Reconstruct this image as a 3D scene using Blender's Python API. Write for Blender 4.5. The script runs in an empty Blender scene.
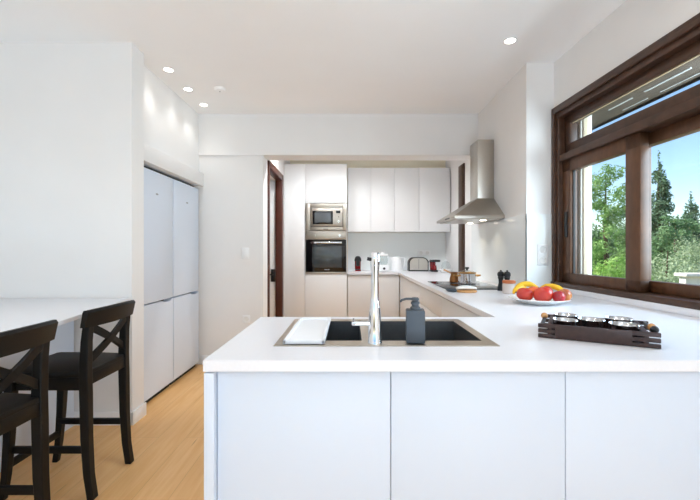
import bpy, bmesh, math, random
from mathutils import Vector, Matrix
R = math.radians
random.seed(7)
S = bpy.context.scene
COL = S.collection

# ------------------------------------------------------------------ camera, sky, sun, fill lights, exposure
HC = 1.235                                   # eye height
FPX = 395.0                                  # focal length in pixels of the 700 px wide frame
cam_d = bpy.data.cameras.new('camera')
cam = bpy.data.objects.new('camera', cam_d); COL.objects.link(cam)
cam.location = (0, 0, HC); cam.rotation_euler = (R(90), 0, 0)
cam_d.sensor_width = 36.0; cam_d.lens = 36.0 * FPX / 700.0
cam_d.clip_start = 0.02; cam_d.clip_end = 300
S.camera = cam

world = bpy.data.worlds.new('sky'); S.world = world; world.use_nodes = True
wn = world.node_tree.nodes; wl = world.node_tree.links
bg = wn['Background']
sky = wn.new('ShaderNodeTexSky'); sky.sky_type = 'NISHITA'
sky.sun_disc = False; sky.sun_elevation = R(50); sky.sun_rotation = R(250)
sky.air_density = 1.1; sky.dust_density = .3; sky.ozone_density = 4.5
wl.new(sky.outputs[0], bg.inputs['Color']); bg.inputs['Strength'].default_value = 0.20

sun_d = bpy.data.lights.new('sun', 'SUN'); sun_d.energy = 6.5; sun_d.angle = R(1.0); sun_d.color = (1, .95, .86)
sun = bpy.data.objects.new('sun', sun_d); COL.objects.link(sun)
sun.rotation_euler = Vector((0.66, -0.16, -0.73)).to_track_quat('-Z', 'Y').to_euler()

def area(name, loc, direction, sx, sy, energy, col):
    d = bpy.data.lights.new(name, 'AREA'); d.shape = 'RECTANGLE'; d.size = sx; d.size_y = sy
    d.energy = energy; d.color = col
    o = bpy.data.objects.new(name, d); COL.objects.link(o); o.location = loc
    o.rotation_euler = Vector(direction).to_track_quat('-Z', 'Z').to_euler()
    return o
# added fill panels, both unseen: behind the camera facing up, and outside the window
area('fill_rear_up', (0.55, -2.75, 0.10), (0, .06, 1), 3.0, .7, 152, (.70, .89, 1.07))
area('fill_window_side', (2.7, 1.55, 1.75), (-1, .12, .06), 1.8, 1.5, 100, (.71, .885, 1.03))

S.view_settings.view_transform = 'Standard'; S.view_settings.look = 'None'
S.view_settings.gamma = 1.0; S.view_settings.use_curve_mapping = False
S.view_settings.exposure = 0.18
S.cycles.use_denoising = True
S.cycles.max_bounces = 14; S.cycles.diffuse_bounces = 7; S.cycles.glossy_bounces = 5
S.cycles.transparent_max_bounces = 16; S.cycles.sample_clamp_indirect = 8.0
S.cycles.caustics_reflective = False; S.cycles.caustics_refractive = False

# ------------------------------------------------------------------ materials
def srgb(h):
    h = h.lstrip('#'); c = [int(h[i:i+2], 16) / 255 for i in (0, 2, 4)]
    return tuple((v / 12.92 if v <= .04045 else ((v + .055) / 1.055) ** 2.4) for v in c) + (1,)
def mat(name, col, rough=.5, metal=0.0, var=.03, scale=8.0, bump=0.0, spec=.5, coat=0.0, stretch=None):
    """Principled material whose colour is mottled a little by a noise texture."""
    m = bpy.data.materials.new(name); m.use_nodes = True
    n = m.node_tree.nodes; l = m.node_tree.links; p = n['Principled BSDF']
    c = srgb(col) if isinstance(col, str) else col
    tc = n.new('ShaderNodeTexCoord'); nz = n.new('ShaderNodeTexNoise'); nz.inputs['Scale'].default_value = scale
    nz.inputs['Detail'].default_value = 4
    if stretch:
        mp = n.new('ShaderNodeMapping'); mp.inputs['Scale'].default_value = stretch
        l.new(tc.outputs['Object'], mp.inputs['Vector']); l.new(mp.outputs[0], nz.inputs['Vector'])
    else:
        l.new(tc.outputs['Object'], nz.inputs['Vector'])
    rp = n.new('ShaderNodeValToRGB')
    rp.color_ramp.elements[0].position = .3; rp.color_ramp.elements[1].position = .7
    rp.color_ramp.elements[0].color = tuple(max(0, v * (1 - var)) for v in c[:3]) + (1,)
    rp.color_ramp.elements[1].color = tuple(min(1, v * (1 + var)) for v in c[:3]) + (1,)
    l.new(nz.outputs['Fac'], rp.inputs[0]); l.new(rp.outputs[0], p.inputs['Base Color'])
    p.inputs['Roughness'].default_value = rough; p.inputs['Metallic'].default_value = metal
    p.inputs['Specular IOR Level'].default_value = spec; p.inputs['Coat Weight'].default_value = coat
    if bump:
        b = n.new('ShaderNodeBump'); b.inputs['Strength'].default_value = bump; b.inputs['Distance'].default_value = .01
        l.new(nz.outputs['Fac'], b.inputs['Height']); l.new(b.outputs[0], p.inputs['Normal'])
    return m
def glass_mat(name, tint=(1, 1, 1, 1), refl=.06, rough=.0):
    m = bpy.data.materials.new(name); m.use_nodes = True
    n = m.node_tree.nodes; l = m.node_tree.links; n.remove(n['Principled BSDF'])
    t = n.new('ShaderNodeBsdfTransparent'); t.inputs[0].default_value = tint
    g = n.new('ShaderNodeBsdfGlossy'); g.inputs['Roughness'].default_value = rough
    lw = n.new('ShaderNodeLayerWeight'); lw.inputs[0].default_value = .5      # 'Facing' = 1 - |cos|
    pw_ = n.new('ShaderNodeMath'); pw_.operation = 'POWER'; pw_.inputs[1].default_value = 5
    mu = n.new('ShaderNodeMath'); mu.operation = 'MULTIPLY_ADD'; mu.inputs[1].default_value = .8; mu.inputs[2].default_value = refl
    mu.use_clamp = True
    l.new(lw.outputs['Facing'], pw_.inputs[0]); l.new(pw_.outputs[0], mu.inputs[0])
    mx = n.new('ShaderNodeMixShader')
    l.new(mu.outputs[0], mx.inputs[0]); l.new(t.outputs[0], mx.inputs[1]); l.new(g.outputs[0], mx.inputs[2])
    l.new(mx.outputs[0], n['Material Output'].inputs[0])
    return m
def emit_mat(name, col, strength):
    m = bpy.data.materials.new(name); m.use_nodes = True
    n = m.node_tree.nodes; l = m.node_tree.links
    p = n['Principled BSDF']; p.inputs['Base Color'].default_value = col
    p.inputs['Emission Color'].default_value = col; p.inputs['Emission Strength'].default_value = strength
    return m
def floor_mat():
    m = bpy.data.materials.new('oak_planks'); m.use_nodes = True
    n = m.node_tree.nodes; l = m.node_tree.links; p = n['Principled BSDF']
    tc = n.new('ShaderNodeTexCoord')
    mp = n.new('ShaderNodeMapping'); mp.inputs['Rotation'].default_value = (0, 0, R(90))
    l.new(tc.outputs['Object'], mp.inputs['Vector'])
    br = n.new('ShaderNodeTexBrick'); br.inputs['Scale'].default_value = 1.0
    br.inputs['Brick Width'].default_value = 1.9; br.inputs['Row Height'].default_value = .18
    br.inputs['Mortar Size'].default_value = .0012; br.inputs['Mortar Smooth'].default_value = .1
    br.inputs['Color1'].default_value = srgb('#efbd80'); br.inputs['Color2'].default_value = srgb('#e6b06f')
    br.inputs['Mortar'].default_value = srgb('#a87d4c'); br.offset = .37
    l.new(mp.outputs[0], br.inputs['Vector'])
    mg = n.new('ShaderNodeMapping'); mg.inputs['Scale'].default_value = (16, 1.1, 1)
    l.new(tc.outputs['Object'], mg.inputs['Vector'])
    nz = n.new('ShaderNodeTexNoise'); nz.inputs['Scale'].default_value = 1.6; nz.inputs['Detail'].default_value = 8
    nz.inputs['Distortion'].default_value = 1.2
    l.new(mg.outputs[0], nz.inputs['Vector'])
    rp = n.new('ShaderNodeValToRGB'); rp.color_ramp.elements[0].position = .32; rp.color_ramp.elements[1].position = .68
    rp.color_ramp.elements[0].color = srgb('#dba25e'); rp.color_ramp.elements[1].color = srgb('#f0c589')
    l.new(nz.outputs['Fac'], rp.inputs[0])
    mx = n.new('ShaderNodeMixRGB'); mx.inputs[0].default_value = .5
    l.new(br.outputs['Color'], mx.inputs[1]); l.new(rp.outputs[0], mx.inputs[2])
    vo = n.new('ShaderNodeTexVoronoi'); vo.inputs['Scale'].default_value = .9
    l.new(mg.outputs[0], vo.inputs['Vector'])
    rk = n.new('ShaderNodeValToRGB'); rk.color_ramp.elements[0].position = .02; rk.color_ramp.elements[1].position = .07
    rk.color_ramp.elements[0].color = srgb('#8a5f35'); rk.color_ramp.elements[1].color = (1, 1, 1, 1)
    l.new(vo.outputs['Distance'], rk.inputs[0])
    mk = n.new('ShaderNodeMixRGB'); mk.blend_type = 'MULTIPLY'; mk.inputs[0].default_value = .55
    l.new(mx.outputs[0], mk.inputs[1]); l.new(rk.outputs[0], mk.inputs[2])
    l.new(mk.outputs[0], p.inputs['Base Color'])
    p.inputs['Roughness'].default_value = .42
    b = n.new('ShaderNodeBump'); b.inputs['Strength'].default_value = .08
    l.new(nz.outputs['Fac'], b.inputs['Height']); l.new(b.outputs[0], p.inputs['Normal'])
    return m
def leaf_mat(name, a, b):
    m = bpy.data.materials.new(name); m.use_nodes = True
    n = m.node_tree.nodes; l = m.node_tree.links; p = n['Principled BSDF']
    tc = n.new('ShaderNodeTexCoord'); nz = n.new('ShaderNodeTexNoise'); nz.inputs['Scale'].default_value = 5
    nz.inputs['Detail'].default_value = 6
    l.new(tc.outputs['Object'], nz.inputs['Vector'])
    rp = n.new('ShaderNodeValToRGB'); rp.color_ramp.elements[0].position = .35; rp.color_ramp.elements[1].position = .65
    rp.color_ramp.elements[0].color = srgb(a); rp.color_ramp.elements[1].color = srgb(b)
    l.new(nz.outputs['Fac'], rp.inputs[0]); l.new(rp.outputs[0], p.inputs['Base Color'])
    p.inputs['Roughness'].default_value = .6
    tr = n.new('ShaderNodeBsdfTranslucent'); l.new(rp.outputs[0], tr.inputs[0])
    mx = n.new('ShaderNodeMixShader'); mx.inputs[0].default_value = .35
    l.new(p.outputs[0], mx.inputs[1]); l.new(tr.outputs[0], mx.inputs[2])
    l.new(mx.outputs[0], n['Material Output'].inputs[0])
    return m

M = dict(
    wall=mat('white_plaster', '#ecebea', .85, var=.012, scale=3, bump=.02, spec=.2),
    wallwarm=mat('cream_plaster', '#ece4cf', .85, var=.015, scale=3, spec=.2),
    ceil=mat('ceiling_paint', '#f7f7f7', .9, var=.01, scale=2, spec=.2),
    skirt=mat('baseboard_lacquer', '#f1f1f2', .4, var=.01),
    floor=floor_mat(),
    lacquer=mat('white_lacquer', '#d6dfec', .42, var=.006, scale=2, spec=.4),
    cream=mat('ivory_lacquer', '#dcdcdc', .4, var=.008, scale=2, spec=.4),
    alcove=mat('warm_white_lacquer', '#e7e8e9', .4, var=.006, scale=2, spec=.4),
    carcass=mat('white_melamine', '#e6e6e4', .5, var=.01),
    quartz=mat('white_quartz', '#e9eaef', .28, var=.012, scale=120, spec=.45),
    splash=mat('back_painted_glass', '#eff3f3', .12, var=.01, scale=2, spec=.5),
    steel=mat('brushed_steel', '#c3bdb4', .32, 1.0, var=.06, scale=40, stretch=(1, 1, 30)),
    steelwarm=mat('satin_steel_rim', '#cabfb0', .3, 1.0, var=.05, scale=40, stretch=(1, 30, 1)),
    bowl=mat('dark_sink_steel', '#6e7072', .38, .85, var=.06, scale=30),
    chrome=mat('chrome', '#e9eaec', .06, 1.0, var=.01),
    blackglass=mat('black_glass', '#0c0d10', .06, 0, var=.05, spec=.6),
    ovenglass=mat('oven_window_glass', '#3c4347', .1, 0, var=.25, scale=5, spec=.6),
    microglass=mat('microwave_window_glass', '#50565b', .15, 0, var=.15, scale=6, spec=.6),
    black=mat('black_plastic', '#17171a', .4, var=.05),
    blackwood=mat('black_brown_wood', '#0a0908', .5, var=.2, scale=9, stretch=(1, 1, 6), spec=.28),
    slate=mat('slate_grey_ceramic', '#4b535c', .55, var=.04, scale=20),
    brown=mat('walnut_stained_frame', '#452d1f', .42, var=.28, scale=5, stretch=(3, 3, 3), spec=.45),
    brownlit=mat('walnut_sash_lit', '#5a3b26', .40, var=.25, scale=4, stretch=(3, 8, 3), spec=.45),  # lit copy of the frame walnut, sunlight put into the lighter brown
    reddoor=mat('mahogany_jamb', '#4a2115', .4, var=.2, scale=6),
    rack=mat('dark_stained_rack_wood', '#3a2623', .45, var=.2, scale=10, stretch=(6, 2, 6)),
    white=mat('white_plastic', '#f3f4f5', .35, var=.008),
    porcelain=mat('white_porcelain', '#f5f3ef', .18, var=.01, spec=.5),
    traywhite=mat('white_tray_resin', '#f1f4f8', .4, var=.008),
    dark=mat('shadow_gap_black', '#0d0d0d', .7, var=.02),
    gasket=mat('dark_gasket', '#2a2725', .6, var=.03),
    glass=glass_mat('window_glass', (.98, .99, .985, 1), .025),
    lidglass=glass_mat('clear_lid_glass', (.93, .95, .95, 1), .06),
    jarglass=mat('frosted_jar', '#d8cdc6', .25, var=.04, spec=.5),
    terracotta=mat('orange_cork_lid', '#c46f42', .6, var=.12, scale=30),
    redplastic=mat('red_plastic', '#8f1018', .22, var=.05, coat=.4),
    copper=mat('copper', '#94643e', .34, 1.0, var=.08),
    brass=mat('brass', '#c79a5a', .28, 1.0, var=.06),
    woodlight=mat('light_wood', '#c99660', .5, var=.15, scale=12, stretch=(1, 6, 1)),
    cloth=mat('white_cotton', '#f2f0ec', .9, var=.02, bump=.05, scale=60),
    banana=mat('banana_peel', '#f0bf25', .45, var=.12, scale=14),
    bananaend=mat('banana_stem', '#6b5a1f', .6, var=.1),
    stem=mat('fruit_stem', '#3a2a18', .7, var=.1),
    render=mat('outside_white_render', '#f0ebe2', .9, var=.03, bump=.05),
    shutter=mat('beige_shutter', '#d6c4a8', .6, var=.03),
    soffit=mat('weathered_eave_boards', '#6b5f55', .75, var=.15, scale=4, stretch=(8, 1, 8)),
    soil=mat('garden_ground', '#7d7a4c', .95, var=.3, scale=1.2, bump=.2),
    bark=mat('bark', '#5a4a3a', .9, var=.3, scale=8, bump=.3),
    led=emit_mat('downlight_lens', (1, .93, .82, 1), 9.0),
    hoodled=emit_mat('hood_lamp_lens', (1, .88, .7, 1), 8.0),
    screen=mat('dark_display', '#10161a', .15, var=.05),
    greymark=mat('grey_print', '#9a9ca0', .5, var=.02),
)
def fruit_mat(name, a, b, sc=6):
    m = mat(name, a, .3, var=.0, scale=sc, spec=.5, coat=.2)
    rp = [x for x in m.node_tree.nodes if x.type == 'VALTORGB'][0]
    rp.color_ramp.elements[0].color = srgb(a); rp.color_ramp.elements[1].color = srgb(b)
    return m
M['mangored'] = fruit_mat('red_mango_skin', '#b01722', '#d8502f', 9)
M['mangoorange'] = fruit_mat('orange_mango_skin', '#d04a26', '#e8863a', 9)
M['applered'] = fruit_mat('dark_red_apple_skin', '#8e1420', '#c9303a', 12)
M['peach'] = fruit_mat('peach_skin', '#8f2630', '#e59a4a', 14)

# ------------------------------------------------------------------ mesh builder
WORLD = {}                                   # root object -> world matrix, so parts can be given in world space
class MB:
    def __init__(s): s.bm = bmesh.new()
    def _add(s, b, mtx=None):
        if mtx is not None: bmesh.ops.transform(b, matrix=mtx, verts=b.verts)
        me = bpy.data.meshes.new('tmp'); b.to_mesh(me); b.free(); s.bm.from_mesh(me); bpy.data.meshes.remove(me)
        return s
    def box(s, x0, x1, y0, y1, z0, z1, bev=0.0, seg=2, mtx=None):
        b = bmesh.new(); bmesh.ops.create_cube(b, size=1)
        bmesh.ops.transform(b, matrix=Matrix.Translation(((x0+x1)/2, (y0+y1)/2, (z0+z1)/2)) @ Matrix.Diagonal((abs(x1-x0), abs(y1-y0), abs(z1-z0), 1)), verts=b.verts)
        if bev: bmesh.ops.bevel(b, geom=list(b.edges), offset=bev, segments=seg, affect='EDGES', profile=.5)
        return s._add(b, mtx)
    def prism(s, poly, z0, z1, bev=0.0, mtx=None):
        b = bmesh.new()
        lo = [b.verts.new((x, y, z0)) for x, y in poly]; hi = [b.verts.new((x, y, z1)) for x, y in poly]
        b.faces.new(lo[::-1]); b.faces.new(hi); n = len(poly)
        for i in range(n): b.faces.new((lo[i], lo[(i+1) % n], hi[(i+1) % n], hi[i]))
        bmesh.ops.recalc_face_normals(b, faces=b.faces)
        if bev: bmesh.ops.bevel(b, geom=list(b.edges), offset=bev, segments=2, affect='EDGES', profile=.5)
        return s._add(b, mtx)
    def loft(s, rings, mtx=None, cap=True):
        b = bmesh.new(); vr = [[b.verts.new(p) for p in r] for r in rings]; n = len(rings[0])
        for a, c in zip(vr, vr[1:]):
            for i in range(n): b.faces.new((a[i], a[(i+1) % n], c[(i+1) % n], c[i]))
        if cap:
            b.faces.new(vr[0][::-1]); b.faces.new(vr[-1])
        bmesh.ops.recalc_face_normals(b, faces=b.faces)
        return s._add(b, mtx)
    def tube(s, pts, r, seg=12, mtx=None, flat=1.0):
        pts = [Vector(p) for p in pts]; rs = r if isinstance(r, (list, tuple)) else [r] * len(pts)
        rings = []; up = Vector((0, 0, 1))
        for i, p in enumerate(pts):
            t = (pts[min(i+1, len(pts)-1)] - pts[max(i-1, 0)]).normalized()
            a = t.cross(up)
            if a.length < 1e-3: a = t.cross(Vector((0, 1, 0)))
            a.normalize(); c = t.cross(a).normalized(); up = -c if c.dot(up) < 0 else c
            rings.append([p + a * (math.cos(q) * rs[i]) + c * (math.sin(q) * rs[i] * flat) for q in [2 * math.pi * k / seg for k in range(seg)]])
        return s.loft(rings, mtx)
    def bar(s, p0, p1, w, h, up=(0, 0, 1), bev=0.0, w1=None, h1=None):
        p0, p1 = Vector(p0), Vector(p1); t = (p1 - p0).normalized(); u = Vector(up)
        a = t.cross(u).normalized(); c = a.cross(t).normalized()
        w1 = w if w1 is None else w1; h1 = h if h1 is None else h1
        b = bmesh.new(); vs = []
        for p, ww, hh in ((p0, w, h), (p1, w1, h1)):
            vs.append([b.verts.new(p + a * sx * ww / 2 + c * sy * hh / 2) for sx, sy in ((-1, -1), (1, -1), (1, 1), (-1, 1))])
        b.faces.new(vs[0][::-1]); b.faces.new(vs[1])
        for i in range(4): b.faces.new((vs[0][i], vs[0][(i+1) % 4], vs[1][(i+1) % 4], vs[1][i]))
        bmesh.ops.recalc_face_normals(b, faces=b.faces)
        if bev: bmesh.ops.bevel(b, geom=list(b.edges), offset=bev, segments=2, affect='EDGES', profile=.5)
        return s._add(b)
    def lathe(s, prof, c=(0, 0, 0), seg=32, mtx=None):
        b = bmesh.new(); rings = []
        for r, z in prof:
            if r < 1e-5: rings.append([b.verts.new((c[0], c[1], c[2] + z))])
            else: rings.append([b.verts.new((c[0] + r * math.cos(2*math.pi*k/seg), c[1] + r * math.sin(2*math.pi*k/seg), c[2] + z)) for k in range(seg)])
        for A, B in zip(rings, rings[1:]):
            for k in range(seg):
                q = (k + 1) % seg
                f = [A[k % len(A)], A[q % len(A)], B[q % len(B)], B[k % len(B)]]
                f = [v for i, v in enumerate(f) if v not in f[:i]]
                if len(f) > 2: b.faces.new(f)
        bmesh.ops.recalc_face_normals(b, faces=b.faces)
        return s._add(b, mtx)
    def ball(s, c, r, scale=(1, 1, 1), seg=20, mtx=None):
        b = bmesh.new(); bmesh.ops.create_uvsphere(b, u_segments=seg, v_segments=max(6, seg // 2), radius=r)
        t = Matrix.Translation(c) @ Matrix.Diagonal((*scale, 1))
        bmesh.ops.transform(b, matrix=t, verts=b.verts)
        return s._add(b, mtx)
    def build(s, name, m, parent=None, local=False, sharp=32):
        me = bpy.data.meshes.new(name); s.bm.to_mesh(me); s.bm.free()
        if parent is not None and not local and parent in WORLD:
            me.transform(WORLD[parent].inverted())
        me.materials.append(M[m] if isinstance(m, str) else m)
        me.shade_smooth(); me.set_sharp_from_angle(angle=R(sharp))
        o = bpy.data.objects.new(name, me); COL.objects.link(o)
        if parent is not None:
            o.parent = parent
            if parent in WORLD: WORLD[o] = WORLD[parent]
        return o
def tag(o, label, cat, group=None, kind=None):
    o['label'] = label; o['category'] = cat
    if group: o['group'] = group
    if kind: o['kind'] = kind
    return o
def thing(name, label, cat, loc=(0, 0, 0), rz=0.0, group=None):
    o = bpy.data.objects.new(name, None); COL.objects.link(o); o.empty_display_size = .1
    o.location = loc; o.rotation_euler = (0, 0, rz)
    WORLD[o] = Matrix.Translation(loc) @ Matrix.Rotation(rz, 4, 'Z')
    return tag(o, label, cat, group)
def struct(name, mb, m, parent=None, label=None):
    o = mb.build(name, m, parent); o['kind'] = 'structure'
    if parent is None: o['label'] = label or name.replace('_', ' '); o['category'] = name.split('_')[0]
    return o
def solo(name, mb, m, label, cat, group=None, base=None):
    """a thing that is one mesh; its origin is moved to its base point"""
    o = mb.build(name, m)
    if base is not None:
        o.data.transform(Matrix.Translation(-Vector(base))); o.location = base
    return tag(o, label, cat, group)
def dup(root, loc, label, rz=None):
    r = root.copy(); COL.objects.link(r); r.location = loc; r['label'] = label
    if rz is not None: r.rotation_euler = (0, 0, rz)
    for ch in list(root.children):
        c = ch.copy(); COL.objects.link(c); c.parent = r
        for g in ch.children:
            d = g.copy(); COL.objects.link(d); d.parent = c
    return r

# ------------------------------------------------------------------ the room
CEIL = 2.70
XL, YR = -3.4, -3.2                           # far left wall, rear wall
TH = R(2.0); W0 = Vector((1.596, 3.09, 0))    # the window wall runs from this corner, 2 degrees off the camera axis
WM = Matrix.Translation(W0) @ Matrix.Rotation(TH, 4, 'Z')
def wx(y): return W0.x + math.tan(TH) * (W0.y - y)

struct('floor', MB().box(XL-.2, 2.1, YR-.2, 6.5, -.12, 0), 'floor', label='light oak plank floor')
struct('ceiling', MB().box(XL-.2, 2.1, YR-.2, 6.5, CEIL, CEIL+.15), 'ceil', label='plain white ceiling')
struct('wall_left', MB().box(XL-.2, XL, YR, 2.79, 0, CEIL), 'wall', label='white wall beyond the breakfast bar')
struct('wall_bar', MB().box(XL-.2, -1.54, 2.79, 2.95, 0, CEIL), 'wall', label='white wall behind the breakfast bar')
struct('wall_niche', MB().box(-2.5, -2.32, 2.95, 4.45, 0, 2.06).box(-2.5, -1.63, 2.95, 4.27, 2.06, CEIL), 'wall', label='white wall above the tall refrigerators')
struct('trim_niche', MB().box(-2.32, -1.583, 2.95, 4.27, 1.925, 2.06, .004), 'wall', label='white boxed ledge above the refrigerators')
struct('wall_back', MB().box(-2.32, -.94, 4.27, 4.45, 0, 2.45).box(-1.12, -.94, 4.45, 4.52, 0, CEIL)
       .box(-1.12, -.94, 4.52, 5.47, 2.20, CEIL).box(-1.12, -.94, 5.47, 6.4, 0, CEIL), 'wall', label='white wall with light switch beside the doorway')
struct('beam', MB().box(-1.63, 1.379, 4.25, 4.51, 2.257, CEIL).box(1.379, 1.5, 4.47, 4.51, 2.257, CEIL), 'wall', label='white dropped beam above the cooking alcove')
struct('wall_alcove', MB().box(-1.12, 1.7, 6.2, 6.4, 0, CEIL), 'wallwarm', label='cream rear wall of the cooking alcove')
struct('wall_hood', MB().box(1.38, 1.766, 3.09, 4.47, 0, CEIL).box(1.5, 1.766, 4.47, 6.4, 0, CEIL), 'wall', label='white wall behind the extractor hood')
# corridor seen through the doorway
struct('wall_corridor', MB().box(-2.1, -2.0, 4.45, 6.4, 0, CEIL).box(-2.1, -1.12, 6.2, 6.4, 0, CEIL), 'wall', label='white corridor wall beyond the doorway')
# rear wall with its wide glazed opening, behind the camera
struct('wall_rear', MB().box(XL-.2, -2.85, YR-.2, YR, 0, CEIL).box(1.25, 2.1, YR-.2, YR, 0, CEIL).box(-2.85, 1.25, YR-.2, YR, 2.4, CEIL), 'wall', label='white wall behind the dining side')
# window wall (local frame: x outwards, -y towards the camera)
ZB, ZT, WW = .957, 2.335, 1.95
o = struct('wall_right', MB().box(0, .23, -WW, 0, 0, ZB, mtx=WM).box(0, .23, -WW, 0, ZT, CEIL, mtx=WM).box(0, .23, -6.4, -WW, 0, CEIL, mtx=WM), 'wall', label='white wall around the timber window')

struct('baseboard_bar', MB().box(XL, -1.528, 2.778, 2.79, 0, .095, .003).box(-1.54, -1.525, 2.778, 2.962, 0, .095, .003), 'skirt', label='white baseboard of the bar wall')
struct('baseboard_back', MB().box(-1.6, -.94, 4.257, 4.27, 0, .095, .003), 'skirt', label='white baseboard below the light switch')
struct('trim_backsplash', MB().box(-.035, 1.499, 6.192, 6.199, .921, 1.505), 'splash', label='pale glass backsplash behind the toaster')
struct('trim_hood_backsplash', MB().box(1.373, 1.3795, 3.083, 4.468, .921, 1.515).box(1.373, 1.594, 3.083, 3.0895, .921, 1.515), 'splash', label='pale glass backsplash behind the hob')
struct('trim_post', MB().box(1.478, 1.4995, 5.15, 5.39, .922, 2.37, .004).box(1.47, 1.478, 5.18, 5.36, .922, 2.34, .004), 'brown', label='dark timber frame strip on the alcove wall')

# doorway with dark timber frame, door leaf standing open in the corridor
dr = MB().box(-1.13, -.925, 4.50, 4.57, 0, 2.27, .004).box(-1.02, -.925, 5.40, 5.49, 0, 2.27, .004).box(-1.02, -.925, 4.50, 5.49, 2.19, 2.27, .004)
d1 = struct('door_1', dr, 'reddoor', label='dark timber doorway to the corridor')
lf = struct('door_leaf', MB().box(-1.95, -1.026, 5.43, 5.47, .01, 2.17, .003), 'white', d1)
hd = MB().box(-1.085, -1.03, 5.415, 5.43, .80, .97, .003).tube([(-1.06, 5.42, .90), (-1.06, 5.37, .90), (-1.19, 5.37, .90)], .009, 8).build('door_handle', 'black', lf)
hd['label'] = 'black lock plate and lever'

# ------------------------------------------------------------------ window_1 : timber frame, transom, two sliding sashes
def wl_(px, c):
    """local -y (distance along the wall) where the line of sight of pixel column px meets the plane x=c"""
    k = (px - 350) / FPX
    # point (k t, t): local x = cos*(kt-W0x)+sin*(t-W0y) = c
    t = (c + math.cos(TH) * W0.x + math.sin(TH) * W0.y) / (k * math.cos(TH) + math.sin(TH))
    return -math.sin(TH) * (k * t - W0.x) + math.cos(TH) * (t - W0.y), t
def wz(py, t): return HC + (249.5 - py) * t / FPX
wf = MB()
def wbox(mb, c0, c1, y0, y1, z0, z1, bev=.003): return mb.box(c0, c1, y0, y1, z0, z1, bev, mtx=WM)
# outer casing, stepped, on the room side
for c0, i0, i1 in ((-.022, 0.0, .035), (-.034, .028, .058), (-.016, .055, .095)):
    wbox(wf, c0, .12, -i1, -i0, ZB, ZT - i0)
    wbox(wf, c0, .12, -WW + i0, -WW + i1, ZB, ZT - i0)
    wbox(wf, c0, .12, -WW + i0, -i0, ZT - i1, ZT - i0)
wbox(wf, -.03, .17, -WW, 0, ZB, ZB + .035)            # bottom frame
wbox(wf, -.012, .15, -WW + .09, -.09, 1.905, 1.955)     # mid rail under the transom
wbox(wf, .05, .15, -WW + .09, -.09, ZT - .115, ZT - .085)
win = struct('window_1', wf, 'brown', label='dark timber sliding window with transom above the worktop')
tf = MB()                                              # transom frame
ty0, ty1, tz0, tz1 = -WW + .095, -.095, 1.955, ZT - .095
wbox(tf, .03, .085, ty0, ty1, tz0, tz0 + .075); wbox(tf, .03, .085, ty0, ty1, tz1 - .06, tz1)
wbox(tf, .03, .085, ty1 - .07, ty1, tz0, tz1); wbox(tf, .03, .085, ty0, ty0 + .05, tz0, tz1)
tfo = struct('transom_frame', tf, 'brown', win)
struct('transom_pane', MB().box(.055, .061, ty0 + .04, ty1 - .06, tz0 + .065, tz1 - .05, mtx=WM), 'glass', tfo)
struct('transom_lit_bead', MB().box(.047, .054, ty0 + .05, ty1 - .07, tz1 - .066, tz1 - .059, mtx=WM), 'shutter', tfo)  # bright light along the glass edge put into the bead's pale colour
yA = wl_(641, .02)[0]                                 # where the room-side sash ends
sa = MB(); z0, z1 = ZB + .036, 1.905
wbox(sa, .015, .068, yA, -.09, z0, z0 + .07); wbox(sa, .015, .068, yA, -.09, z1 - .085, z1)
wbox(sa, .015, .068, -.19, -.09, z0, z1); wbox(sa, .015, .068, yA, yA + .115, z0, z1)
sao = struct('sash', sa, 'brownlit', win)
struct('sash_pane', MB().box(.038, .044, yA + .105, -.18, z0 + .055, z1 - .06, mtx=WM), 'glass', sao)
struct('sash_gasket', MB().box(.034, .048, yA + .11, yA + .118, z0 + .06, z1 - .08, mtx=WM).box(.034, .048, -.198, -.186, z0 + .06, z1 - .08, mtx=WM), 'gasket', sao)
hh = struct('sash_handle', MB().box(.004, .016, -.16, -.125, 1.33, 1.52, .004, mtx=WM), 'black', sao)
sb = MB()
wbox(sb, .085, .138, -WW + .09, yA + .14, z0, z0 + .065); wbox(sb, .085, .138, -WW + .09, yA + .14, z1 - .07, z1)
wbox(sb, .085, .138, yA + .068, yA + .14, z0, z1); wbox(sb, .085, .138, -WW + .09, -WW + .17, z0, z1)
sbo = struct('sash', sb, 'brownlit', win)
struct('sash_pane', MB().box(.108, .114, -WW + .16, yA + .075, z0 + .055, z1 - .06, mtx=WM), 'glass', sbo)
struct('trim_sill', MB().box(-.028, -.001, -WW - .6, -.002, .921, ZB, .002, mtx=WM), 'quartz', label='white upstand below the timber window')
# outside: reveal lining, folded shutter, eave
struct('trim_reveal', MB().box(.151, .237, -.10, -.0, ZB, ZT, mtx=WM).box(.14, .27, -WW, 0, ZB - .05, ZB - .001, mtx=WM), 'render', label='white outside reveal of the window')
struct('trim_shutter', MB().box(.165, .200, -.112, -.10, ZB, ZT, .003, mtx=WM), 'shutter', label='beige shutter track in the window reveal')
struct('roof', MB().box(.23, .79, -7, 1.5, 2.40, 2.46, mtx=WM).box(.73, .79, -7, 1.5, 2.40, 2.60, mtx=WM), 'soffit', label='dark eave above the window')
ve = MB()
for y0, y1 in ((-.09, .17), (-.59, -.21), (-1.02, -.70), (-1.5, -1.15)):
    ve.box(.552, .566, y0, y1, 2.394, 2.3995, mtx=WM).box(.675, .683, y0, y1, 2.394, 2.3995, mtx=WM)
struct('trim_eave', ve, 'white', label='pale slots in the eave boards')

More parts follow.
